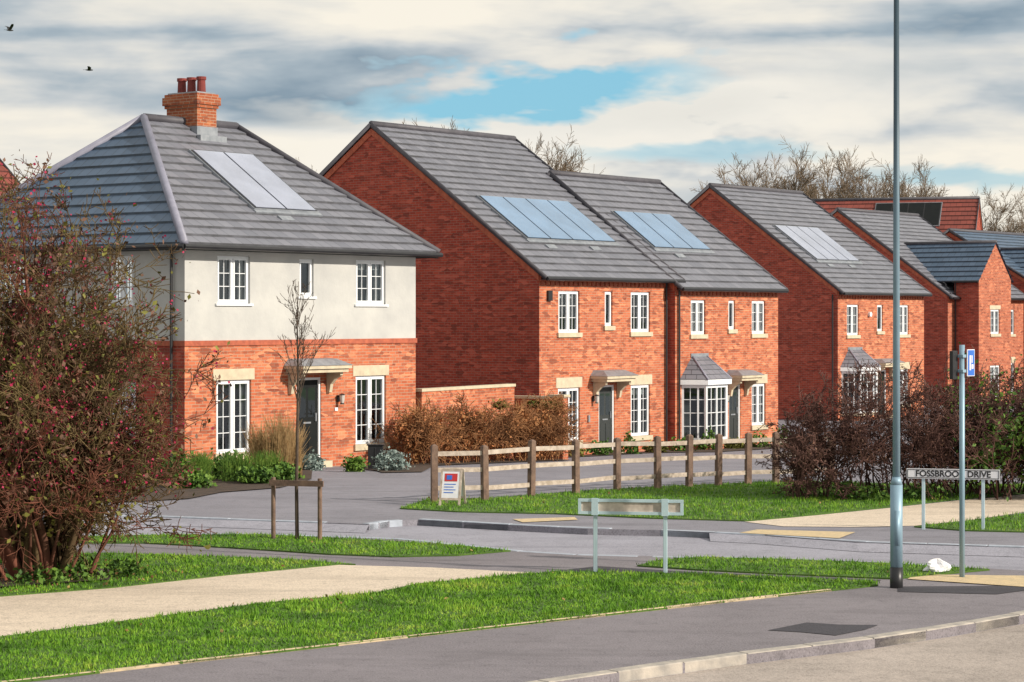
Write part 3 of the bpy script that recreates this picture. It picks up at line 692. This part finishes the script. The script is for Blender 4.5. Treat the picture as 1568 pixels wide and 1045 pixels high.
# hawthorn thicket at left
ht=empty('hawthorn_tree'); segs=[];tips=[]
bx,by=-6.25,29.5
BOUND=lambda q: q[0]>min(-3.85,-5.25+max(0,5.2-q[2])*.75) or q[0]<-9.2
for i in range(34):
    a=random.uniform(0,2*math.pi); rr=random.uniform(0,.45)
    o=(bx+rr*math.cos(a)*1.2,by+rr*math.sin(a),-.05)
    lean=random.uniform(.05,.55); d=nrm((math.cos(a)*lean-.03,math.sin(a)*lean,1))
    L=random.uniform(2.6,4.4)*(1 if i<23 else .6)
    if math.cos(a)<-.2: L*=1.1
    grow(segs,o,d,L,random.uniform(.03,.075),0,3,.13,.03,(1,2),.75,.44,6,.0062,tips)
tubes('branches',segs,M_twig2,3,ht)
segs=[]
for i in range(18):
    a=random.uniform(0,2*math.pi); rr=random.uniform(0,.6); o=(bx+rr*math.cos(a)*1.3,by+rr*math.sin(a),-.05)
    d=nrm((math.cos(a)*.5,math.sin(a)*.5,1))
    grow(segs,o,d,random.uniform(1.7,2.9),.03,0,3,.16,.03,(1,2),.8,.45,5,.006,tips)
for i in range(9):
    a=random.uniform(0,2*math.pi); o=(bx+.3*math.cos(a),by+.3*math.sin(a),-.05)
    d=nrm((math.cos(a)*.22-.10,math.sin(a)*.2,1)); L=random.uniform(3.9,5.2)
    grow(segs,o,d,L,.09,0,3,.10,.05,(1,2),.7,.36,7,.0045,tips)
tubes('stems',segs,M_twigr,3,ht)
BOUND=None
T=np.array(tips); T=T[RNG.permutation(len(T))]
m_=min(len(T),15000); k=T[:m_]+RNG.normal(0,.05,(m_,3))
kb=k[(k[:,2]>1.2)]
def rs_(A,n): return A[RNG.integers(0,len(A),n)]+RNG.normal(0,.07,(n,3))
leaves('berries',rs_(kb,8500),.034,L_berry,ht,1.0)
leaves('dead_leaves',rs_(kb,9000),.044,L_brown,ht)
leaves('leaves',rs_(k,3800),.048,L_olive,ht)
low=np.concatenate([blob((bx+random.uniform(-1,1.1),by+random.uniform(-.6,.6),.1),(.4,.35,.16),220) for _ in range(6)])
leaves('undergrowth',low,.05,L_green,ht)

# right hedge
hd=empty('bare_hedge'); segs=[];tips=[]
for i in range(125):
    x=random.uniform(5.45,11.6); y=42.8+random.uniform(-.7,.9)+ (x-5.5)*.05
    grow(segs,(x,y,-.05),nrm((random.gauss(-.0,.28),random.gauss(0,.28),1)),random.uniform(1.2,2.15)*(.85 if x<6.2 else 1),.022,0,3,.17,.0,(1,2),.8,.47,5,.0065,tips)
tubes('branches',segs,M_twigp,3,hd)
T=np.array(tips); kk=T[RNG.permutation(len(T))]
leaves('dead_leaves',kk[:4500]+RNG.normal(0,.06,(len(kk[:4500]),3)),.034,L_brown,hd)
kr=kk[kk[:,0]>8.3]
leaves('green_leaves',kr[:3800]+RNG.normal(0,.07,(len(kr[:3800]),3)),.055,L_green,hd)
iv=np.concatenate([blob((random.uniform(8.9,11.8),42.1+random.uniform(-.3,.4),random.uniform(.2,1.4)),(.45,.35,.4),110) for _ in range(22)])
iv2=np.concatenate([blob((random.uniform(5.8,8.6),42.0+random.uniform(-.2,.4),random.uniform(.05,.25)),(.35,.3,.15),60) for _ in range(9)])
leaves('ivy',np.concatenate([iv,iv2]),.06,L_green,hd)

# distant bare trees
def tree_proto(seed,Hh):
    random.seed(seed); segs=[]
    q=[(0,0,0)]
    for i in range(6): q.append((q[-1][0]+random.gauss(0,.15),q[-1][1]+random.gauss(0,.15),Hh*.11*(i+1)))
    for i in range(6): segs.append((*q[i],*q[i+1],.26-.03*i,.23-.03*i))
    for k in range(13):
        t=random.uniform(2,6); i=int(min(5,t)); a=k*2.4+random.uniform(-.4,.4); til=random.uniform(.25,1.0)*(1.25-t/10)
        p=tuple(q[i][j]+(q[i+1][j]-q[i][j])*(t-i) for j in range(3))
        grow(segs,p,nrm((math.cos(a)*til,math.sin(a)*til,1)),Hh*random.uniform(.34,.5),.10,0,3,.11,.06,(1,2),.5,.52,6,.0135)
    o=tubes('bare_tree',segs,M_far,3)
    return o,max(s[5] for s in segs)
protos=[tree_proto(s,12) for s in (3,8,21)]
TP=[(-4.4,160,17.9),(-2.3,170,18.5),(2.2,165,17.6),(4.0,160,16.4),(19.0,170,16.4),(21.4,165,16.8),(25.3,170,16.9),(28.2,165,15.2),(30.8,170,16.2),(34,160,13.2),(38.3,170,12.6),(-15.2,160,15.2),(42,165,13),(23.2,152,14.6),(36.5,158,12),(17.6,158,15.2),(27,172,16.4)]
for i,(x,y,hh) in enumerate(TP):
    j=i%3
    o=protos[j][0] if i<3 else D.objects.new('bare_tree',protos[j][0].data)
    if i>=3: COL.objects.link(o)
    s=(hh+1)/protos[j][1]; o.scale=(s,s,s); o.location=(x,y,-1); o.rotation_euler=(0,0,i*1.7)
random.seed(5)
C=np.concatenate([blob((x,230+random.uniform(-8,8),random.uniform(1,4)),(6,4,random.uniform(3,5)),600) for x in range(-90,110,5)])
leaves('distant_treeline',C,.9,leafmat('far_foliage',[(.12,.10,.07),(.17,.14,.10),(.15,.15,.10)]))

# sapling with stakes
sp=empty('staked_sapling'); segs=[]
px,py=-3.36,34.72
pts=[(px,py,0),(px-.01,py,.9),(px+.005,py,1.8),(px+.015,py,2.6),(px,py,3.4),(px+.02,py,4.05)]; rs=[.034,.030,.024,.018,.011,.004]
for i in range(5): segs.append((*pts[i],*pts[i+1],rs[i],rs[i+1]))
for k in range(34):
    z=random.uniform(1.85,3.7); a=random.uniform(0,6.28)
    r_=.0065*(1.2-(z-2)/3); o=(px+.01,py,z); d=nrm((math.cos(a)*.42,math.sin(a)*.42,1))
    grow(segs,o,d,random.uniform(.5,.9)*(1.1-(z-1.9)/3.2),r_,0,2,.1,.12,(0,2),.4,.4,4,.0035,None,.55,3)
tubes('trunk_and_twigs',segs,M_bark,6,sp)
m=MB(); m.cyl((-3.74,34.80,0),(-3.74,34.80,.98),.035,None,10); m.cyl((-2.99,34.55,0),(-2.99,34.55,.98),.035,None,10)
m.bar((-3.80,34.76,.9),(-2.93,34.48,.9),.03,.09); m.make('stakes',M_wood,sp)
m=MB(); m.cyl((px,py,.86),(px,py,.93),.05,None,10); m.make('rubber_tie',M_black,sp)

# ------------------------------------------------------------ fence
fp=[(-1.46,41.75),(-.51,42.05),(.37,42.96),(1.26,43.75),(2.11,44.57),(2.95,44.91),(3.62,45.42),(4.25,45.77),(4.9,46.12),(5.5,46.3),(6.09,46.67),(6.75,46.9)]
fe=empty('post_and_rail_fence'); m=MB(); r=MB()
for i,(x,y) in enumerate(fp):
    d=Vector((*(fp[min(i+1,len(fp)-1)]),0))-Vector((*(fp[max(i-1,0)]),0)); d.normalize(); n=Vector((-d.y,d.x,0))
    w=.058;t=.055; hgt=1.06+random.uniform(-.03,.03)
    lx=random.uniform(-.02,.02)
    b=[Vector((x,y,0))-d*w-n*t,Vector((x,y,0))+d*w-n*t,Vector((x,y,0))+d*w+n*t,Vector((x,y,0))-d*w+n*t]
    m.hexa([(q.x,q.y,-.2) for q in b],[(q.x+lx,q.y,hgt) for q in b])
    m.hexa([(q.x+lx,q.y,hgt+.001) for q in b],[(x+lx+(q.x-x)*.3,y+(q.y-y)*.3,hgt+.035) for q in b])
    if i<len(fp)-1:
        x2,y2=fp[i+1]
        for z in (.26,.60,.93):
            j=random.uniform(-.02,.02); j2=random.uniform(-.02,.02)
            r.bar((x,y,z+j),(x2,y2,z+j2),.04,.085)
m.make('posts',M_wood,fe); r.make('rails',M_wood2,fe)

# ------------------------------------------------------------ A-board
ab=empty('a_frame_sign',(-1.1,41.1,.02),math.radians(-12))
M_sw=simple('sign_white',(.78,.78,.8),(.7,.7,.74),6,.5); M_red=simple('sign_red',(.55,.03,.03),(.45,.03,.03),5,.5); M_blue=simple('sign_blue',(.03,.14,.55),(.04,.17,.6),5,.4)
m=MB()
def slab(m,s,x0,x1,z0,z1,o0,o1):
    f=lambda z:s*(.24-.20*z/.66)
    m.hexa([(x0,f(z0)+s*o0,z0),(x1,f(z0)+s*o0,z0),(x1,f(z0)+s*o1,z0),(x0,f(z0)+s*o1,z0)],[(x0,f(z1)+s*o0,z1),(x1,f(z1)+s*o0,z1),(x1,f(z1)+s*o1,z1),(x0,f(z1)+s*o1,z1)])
for s in(-1,1):
    slab(m,s,-.2,-.16,0,.66,0,.03);slab(m,s,.16,.2,0,.66,0,.03);slab(m,s,-.16,.16,.62,.66,0,.03);slab(m,s,-.16,.16,.1,.14,0,.03)
m.make('wood_frame',M_wood2,ab); m=MB()
for s in(-1,1): slab(m,s,-.16,.16,.14,.62,.002,.026)
m.make('boards',M_sw,ab); m=MB(); slab(m,-1,-.12,.12,.44,.58,.027,.031); m.make('logo',M_red,ab)
m=MB(); [slab(m,-1,-.12,.1-.04*(i%2),.38-.05*i,.395-.05*i,.027,.030) for i in range(4)]; slab(m,-1,-.08,.02,.47,.55,.032,.035); m.make('lettering',M_blue,ab)

# ------------------------------------------------------------ street nameplates
def text(name,s,size,mat,parent,loc,rot):
    c=D.curves.new(name,'FONT'); c.body=s; c.size=size; c.align_x='CENTER'; c.align_y='CENTER'; c.extrude=.002; c.offset=.0035
    o=D.objects.new(name,c); COL.objects.link(o); bpy.context.view_layer.update()
    me=D.meshes.new_from_object(o.evaluated_get(bpy.context.evaluated_depsgraph_get())); D.objects.remove(o)
    if me.materials: me.materials[0]=mat
    else: me.materials.append(mat)
    o=D.objects.new(name,me); COL.objects.link(o); o.parent=parent; o.location=loc; o.rotation_euler=rot; return o
M_post=simple('painted_post',(.52,.66,.72),(.42,.54,.60),4,.45,.1)
M_txt=simple('sign_black',(.01,.01,.012),(.015,.015,.015),4,.5)
M_back=simple('sign_back',(.68,.58,.50),(.32,.26,.22),6,.6)
def nameplate(P,rz,L,hh,zc,posts,front,ph):
    e=empty('street_name_sign',(P[0],P[1],.0),rz); m=MB()
    for x in posts:
        m.box(x-.027,x+.027,.02,.074,-.1,ph)
    m.make('posts',M_post,e,bevel=.006); m=MB(); z0,z1=zc-hh/2,zc+hh/2
    m.box(-L/2,L/2,.0,.018,z0,z1); m.make('plate',M_sw if front else M_back,e); m=MB()
    y0,y1=(-.004,.0-.0005) if front else (-.02,.022)
    if front:
        i=.012
        m.box(-L/2+i,L/2-i,y0,y1,z0+i,z0+i+.01);m.box(-L/2+i,L/2-i,y0,y1,z1-i-.01,z1-i);m.box(-L/2+i,-L/2+i+.01,y0,y1,z0+i+.011,z1-i-.011);m.box(L/2-i-.01,L/2-i,y0,y1,z0+i+.011,z1-i-.011)
        m.make('border',M_txt,e); text('lettering','FOSSBROOK DRIVE',.14,M_txt,e,(0,-.003,zc-.002),(math.radians(90),0,0))
    else:
        m.box(-L/2-.01,L/2+.01,y0,y1,z1-.03,z1+.01);m.box(-L/2-.01,L/2+.01,y0,y1,z0-.01,z0+.03);m.box(-L/2-.01,-L/2+.03,y0,y1,z0+.031,z1-.031);m.box(L/2-.03,L/2+.01,y0,y1,z0+.031,z1-.031)
        m.make('channel_frame',M_post,e); m=MB()
        for x in posts: m.box(x-.045,x+.045,-.035,-.001,z0-.02,z1+.02)
        m.make('clamps',M_post,e)
nameplate((1.62,30.32),math.radians(-9),1.42,.19,.90,(-.49,.47),False,.90)
nameplate((7.22,36.35),math.radians(-14),1.50,.165,.92,(-.48,.48),True,.88)

# ------------------------------------------------------------ lamp column
lc=empty('street_lamp_column',(4.96,28.65,0)); m=MB()
m.cyl((0,0,-.1),(0,0,.27),.083,None,20); m.make('black_base',M_black,lc,True)
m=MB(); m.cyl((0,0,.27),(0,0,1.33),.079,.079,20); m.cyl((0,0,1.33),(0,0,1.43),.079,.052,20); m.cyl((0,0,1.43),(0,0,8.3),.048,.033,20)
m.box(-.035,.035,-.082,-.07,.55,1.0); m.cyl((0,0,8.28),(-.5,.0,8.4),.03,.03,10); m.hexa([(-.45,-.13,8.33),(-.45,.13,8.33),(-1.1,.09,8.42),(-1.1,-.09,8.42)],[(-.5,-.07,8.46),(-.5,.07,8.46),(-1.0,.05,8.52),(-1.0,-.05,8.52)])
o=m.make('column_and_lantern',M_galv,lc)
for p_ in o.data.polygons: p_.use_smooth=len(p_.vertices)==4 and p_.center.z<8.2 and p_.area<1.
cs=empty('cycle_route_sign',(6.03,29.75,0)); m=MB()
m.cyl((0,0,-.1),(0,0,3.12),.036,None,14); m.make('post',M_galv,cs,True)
Rz=Matrix.Rotation(math.radians(38),4,'Z')
def rb(x0,x1,y0,y1,z0,z1,mt):
    m=MB(); m.box(x0,x1,y0,y1,z0,z1); m.v=[tuple(Rz@Vector(p)) for p in m.v]; m.make(mt.name+'_part',mt,cs,bevel=.004)
rb(.02,.17,-.075,-.06,2.70,3.06,M_sw); rb(.03,.16,-.0765,-.0755,2.71,3.05,M_blue)
rb(.06,.09,-.079,-.077,2.78,2.98,M_sw); rb(.10,.14,-.079,-.077,2.80,2.86,M_sw); rb(.10,.12,-.079,-.077,2.88,2.98,M_sw)
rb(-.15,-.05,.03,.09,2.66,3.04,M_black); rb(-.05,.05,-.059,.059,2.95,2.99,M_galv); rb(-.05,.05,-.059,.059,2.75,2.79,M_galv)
m=MB(); n=14
for i in range(n):
    for j in range(6):
        def S(i,j):
            a=2*math.pi*i/n; b=math.pi/2*j/6; r_=math.cos(b)*(1+.25*math.sin(3*a+j)); return (5.8+.17*r_*math.cos(a),30.3+.1*r_*math.sin(a),.03+.13*math.sin(b)*(1+.35*math.sin(a*2+1)))
        m.quad(S(i,j),S(i+1,j),S(i+1,j+1),S(i,j+1))
m.make('plastic_bag',M_sw)

# ------------------------------------------------------------ garden planting
sheet('garden_soil',[(-10.5,41.5),(-7.17,41.75),(-6.18,42.5),(-5.76,44.07),(-4.71,45.25),(-4.3,47.6),(-4.75,52.9),(-6.9,50.1),(-14,55.5),(-20,50)],.02,M_soil)
sheet('garden_soil',[(-4.0,53.9),(-2.9,49.6),(-2.0,49.8),(-1.9,54.5),(1.6,59.6),(1.2,60.3),(0,61),(-2.46,56.6)],.02,M_soil)
sheet('garden_soil',[(1.5,62.6),(2.9,64.4),(4.0,66),(4.9,66.4),(6.2,66.8),(9.2,71.0),(9.0,73),(5.3,68.4),(.9,63.2)],.02,M_soil)
def shrub(name,c,r,n,size,mat): leaves(name,blob((c[0],c[1],zf(c[1])+c[2]),r,n),size,mat)
for c,r in [((-8.2,47.8,.3),(.7,.5,.5)),((-7.0,47.3,.2),(.6,.5,.4)),((-6.1,47.9,.2),(.5,.4,.35)),((-9.2,46,.3),(.8,.6,.5)),((-8.0,44.2,.2),(.6,.5,.3)),((-5.3,46.5,.15),(.45,.4,.22)),((-6.6,45.3,.15),(.5,.4,.2)),((-4.9,47.4,.15),(.35,.3,.22))]:
    shrub('garden_shrub',c,r,1200,.06,L_green)
shrub('garden_shrub',(-3.55,50.2,.15),(.25,.25,.2),700,.05,L_green)
shrub('garden_shrub',(-2.75,50.6,.2),(.38,.3,.27),1100,.05,L_grey)
shrub('garden_shrub',(-4.6,51.0,.15),(.3,.25,.22),800,.05,L_grey)
for i in range(9):
    t=i/8; shrub('garden_shrub',(1.7+t*7.0,63.6+t*8,.12),(.35,.3,.22+.12*(i%3)),450,.07,L_green if i%3 else L_olive)
def tuft(c,hh,n,sp):
    x=c[0]+RNG.normal(0,.08,n);y=c[1]+RNG.normal(0,.08,n);z=np.full(n,zf(c[1]))
    a=RNG.uniform(0,6.28,n);l=RNG.uniform(0,1,n)*sp;h_=hh*RNG.uniform(.35,1.1,n);w=.006
    mid=np.stack([x+np.cos(a)*l*.35,y+np.sin(a)*l*.35,z+h_*.65],1); top=np.stack([x+np.cos(a)*l,y+np.sin(a)*l,z+h_],1)
    b0=np.stack([x-w,y,z],1); b1=np.stack([x+w,y,z],1); W_=np.array([w,0,0])
    return np.concatenate([np.stack([b0,b1,mid+W_,mid-W_],1),np.stack([mid-W_,mid+W_,top+W_*.5,top-W_*.2],1)])
tri_mesh('ornamental_grass',np.concatenate([tuft((-5.25+random.uniform(-.45,.5),48.6+random.uniform(-.5,.5)),random.uniform(.8,1.6),170,.38) for _ in range(9)]),4,L_straw)
tri_mesh('ornamental_grass',np.concatenate([tuft((-5.9+random.uniform(-.8,.8),47.2+random.uniform(-.4,.4)),.6,200,.3) for _ in range(7)]),4,L_green)
hg=empty('climbing_hedge'); segs=[]; C=[]
for i in range(80):
    t=random.random(); x=-2.75+t*4.0; y=55.0+t*4.9+random.uniform(-.2,.2)
    grow(segs,(x,y,zf(y)),nrm((random.gauss(0,.2),random.gauss(0,.15),1)),random.uniform(.9,1.45),.015,0,2,.2,-.02,(1,3),.9,.5,5,.009)
    C.append(blob((x,y,zf(y)+random.uniform(.2,1.2)),(.28,.25,.25),60))
tubes('stems',segs,M_twig,3,hg); leaves('leaves',np.concatenate(C),.06,L_rust,hg)
C=[blob((x_,y_,zf(y_)+1.5),(.25,.2,.12),120) for x_,y_ in ((.9,59.9),(.6,59.6),(1.1,60.1),(-.3,58.3))]; leaves('green_leaves',np.concatenate(C),.07,L_olive,hg)
m=MB(); m.box(-3.35,-3.0,51.6,51.75,-.1,.5); m.box(-3.38,-2.97,51.57,51.78,.5,.53); m.box(-3.19,-3.17,51.585,51.6,.05,.45); m.make('utility_meter_box',M_black,bevel=.01)

# ------------------------------------------------------------ birds
def bird(P,flap,rz):
    e=empty('flying_bird',P,rz); m=MB()
    prof=[(-.34,.01),(-.2,.05),(0,.085),(.15,.07),(.24,.05),(.3,.045),(.36,.01)]
    for (x0,r0),(x1,r1) in zip(prof,prof[1:]): m.cyl((x0,0,0),(x1,0,0),r0,r1,8)
    m.hexa([(-.5,-.08,0),(-.25,-.03,0),(-.25,.03,0),(-.5,.08,0)],[(-.5,-.08,.01),(-.25,-.03,.02),(-.25,.03,.02),(-.5,.08,.01)])
    for s in(-1,1):
        a=[(.12,s*.05,0),(.2,s*.42,flap*.28),(.02,s*.85,flap*.38)];b=[(-.12,s*.05,0),(-.1,s*.42,flap*.28-.01),(-.14,s*.8,flap*.36)]
        for i in (0,1): m.quad(a[i],a[i+1],b[i+1],b[i])
    m.make('body_and_wings',M_txt,e)
bird((-43,190,28),1.2,math.radians(35)); bird((-36.2,190,24.6),.6,math.radians(10))

# ------------------------------------------------------------ camera
cam=D.cameras.new('camera'); co=D.objects.new('camera',cam); COL.objects.link(co)
co.location=(0,0,3.5); co.rotation_euler=(math.radians(90),0,0); cam.sensor_width=36; cam.lens=3400/1568*36
cam.shift_y=-.0239; cam.clip_end=5000; scene.camera=co

# ------------------------------------------------------------ light
el=math.radians(26); sx,sy=.90,-.43; l=math.hypot(sx,sy); sx/=l; sy/=l
sd=Vector((sx*math.cos(el),sy*math.cos(el),math.sin(el)))
sl_=D.lights.new('sun','SUN'); sl_.energy=5.0; sl_.angle=math.radians(.5); sl_.color=(1,.91,.78)
so=D.objects.new('sun',sl_); COL.objects.link(so); so.rotation_euler=sd.to_track_quat('Z','Y').to_euler(); so.location=(30,-20,40)

w=D.worlds.new('World'); scene.world=w; w.use_nodes=True; nt=w.node_tree; nt.nodes.clear()
out=N(nt,'ShaderNodeOutputWorld'); bg=N(nt,'ShaderNodeBackground'); bg.inputs[1].default_value=.1; nt.links.new(bg.outputs[0],out.inputs[0])
sky=N(nt,'ShaderNodeTexSky'); sky.sky_type='NISHITA'; sky.sun_disc=False; sky.sun_elevation=el; sky.sun_rotation=math.atan2(sx,sy)
tc=N(nt,'ShaderNodeTexCoord'); gen=tc.outputs['Generated']
sep=N(nt,'ShaderNodeSeparateXYZ'); nt.links.new(gen,sep.inputs[0]); dz=sep.outputs[2]; dx=sep.outputs[0]
def cn(scale,loc,s,det,ro,di):
    mp=N(nt,'ShaderNodeMapping'); mp.inputs['Scale'].default_value=scale; mp.inputs['Location'].default_value=loc; nt.links.new(gen,mp.inputs[0])
    return noise(nt,mp.outputs[0],s,det,ro,di)
n1=cn((4.5,4.5,30),(2.3,0,.9),1.,5,.45,.3)
n2=cn((16,16,55),(0,0,0),1.,4,.5,.3)
n3=cn((34,34,90),(4,0,2),1.,3,.55,.2)
nn=mth(nt,'ADD',mth(nt,'ADD',mth(nt,'MULTIPLY',n1,.68),mth(nt,'MULTIPLY',n2,.24)),mth(nt,'MULTIPLY',n3,.08))
r=N(nt,'ShaderNodeValToRGB'); nt.links.new(nn,r.inputs[0])
e=r.color_ramp.elements; e[0].position=.355; e[0].color=(.27,.36,.44,1); e[1].position=.575; e[1].color=(1.0,.94,.82,1)
q=e.new(.415); q.color=(.42,.50,.56,1); q=e.new(.465); q.color=(.64,.67,.68,1); q=e.new(.515); q.color=(.84,.82,.76,1)
cloud=mixc(nt,mrange(nt,dz,.0,.06,.7,0),r.outputs[0],(.88,.86,.78))
def elld(cx,cz,rx,rz,tilt=0.,a1=3.,a2=2.4):
    ax=mth(nt,'DIVIDE',mth(nt,'SUBTRACT',dx,cx),rx); az=mth(nt,'DIVIDE',mth(nt,'SUBTRACT',mth(nt,'SUBTRACT',dz,cz),mth(nt,'MULTIPLY',mth(nt,'SUBTRACT',dx,cx),tilt)),rz)
    az=mth(nt,'ADD',az,mth(nt,'MULTIPLY',mth(nt,'SUBTRACT',n2,.5),a1)); az=mth(nt,'ADD',az,mth(nt,'MULTIPLY',mth(nt,'SUBTRACT',n3,.5),a2))
    return mth(nt,'SQRT',mth(nt,'ADD',mth(nt,'MULTIPLY',ax,ax),mth(nt,'MULTIPLY',az,az)))
d1=elld(.006,.101,.086,.0135,.10); d2=elld(.085,.074,.06,.005,.0); d3=elld(.20,.062,.05,.005,0)
front=mrange(nt,sep.outputs[1],0,.3,0,1)
ring=mth(nt,'MULTIPLY',mrange(nt,elld(.035,.088,.11,.017,.10),.8,1.7,.8,0),front)
cloud=mixc(nt,ring,cloud,(1.0,.95,.85))
sc=N(nt,'ShaderNodeVectorMath',operation='SCALE'); nt.links.new(cloud,sc.inputs[0]); sc.inputs['Scale'].default_value=9.5
blue=mixc(nt,1.,sky.outputs[0],(.6,1.0,1.3),'MULTIPLY'); blue=mixc(nt,.7,blue,(3.0,6.4,8.0))
mask=mth(nt,'MAXIMUM',mrange(nt,d1,.55,1.15,1,0),mth(nt,'MULTIPLY',mth(nt,'MAXIMUM',mrange(nt,d2,.5,1.2,1,0),mrange(nt,d3,.5,1.2,1,0)),.6))
mask=mth(nt,'MULTIPLY',mask,front)
fin=mixc(nt,mask,sc.outputs[0],blue); nt.links.new(fin,bg.inputs[0])
scene.view_settings.view_transform='Standard'; scene.view_settings.look='None'; scene.view_settings.exposure=0
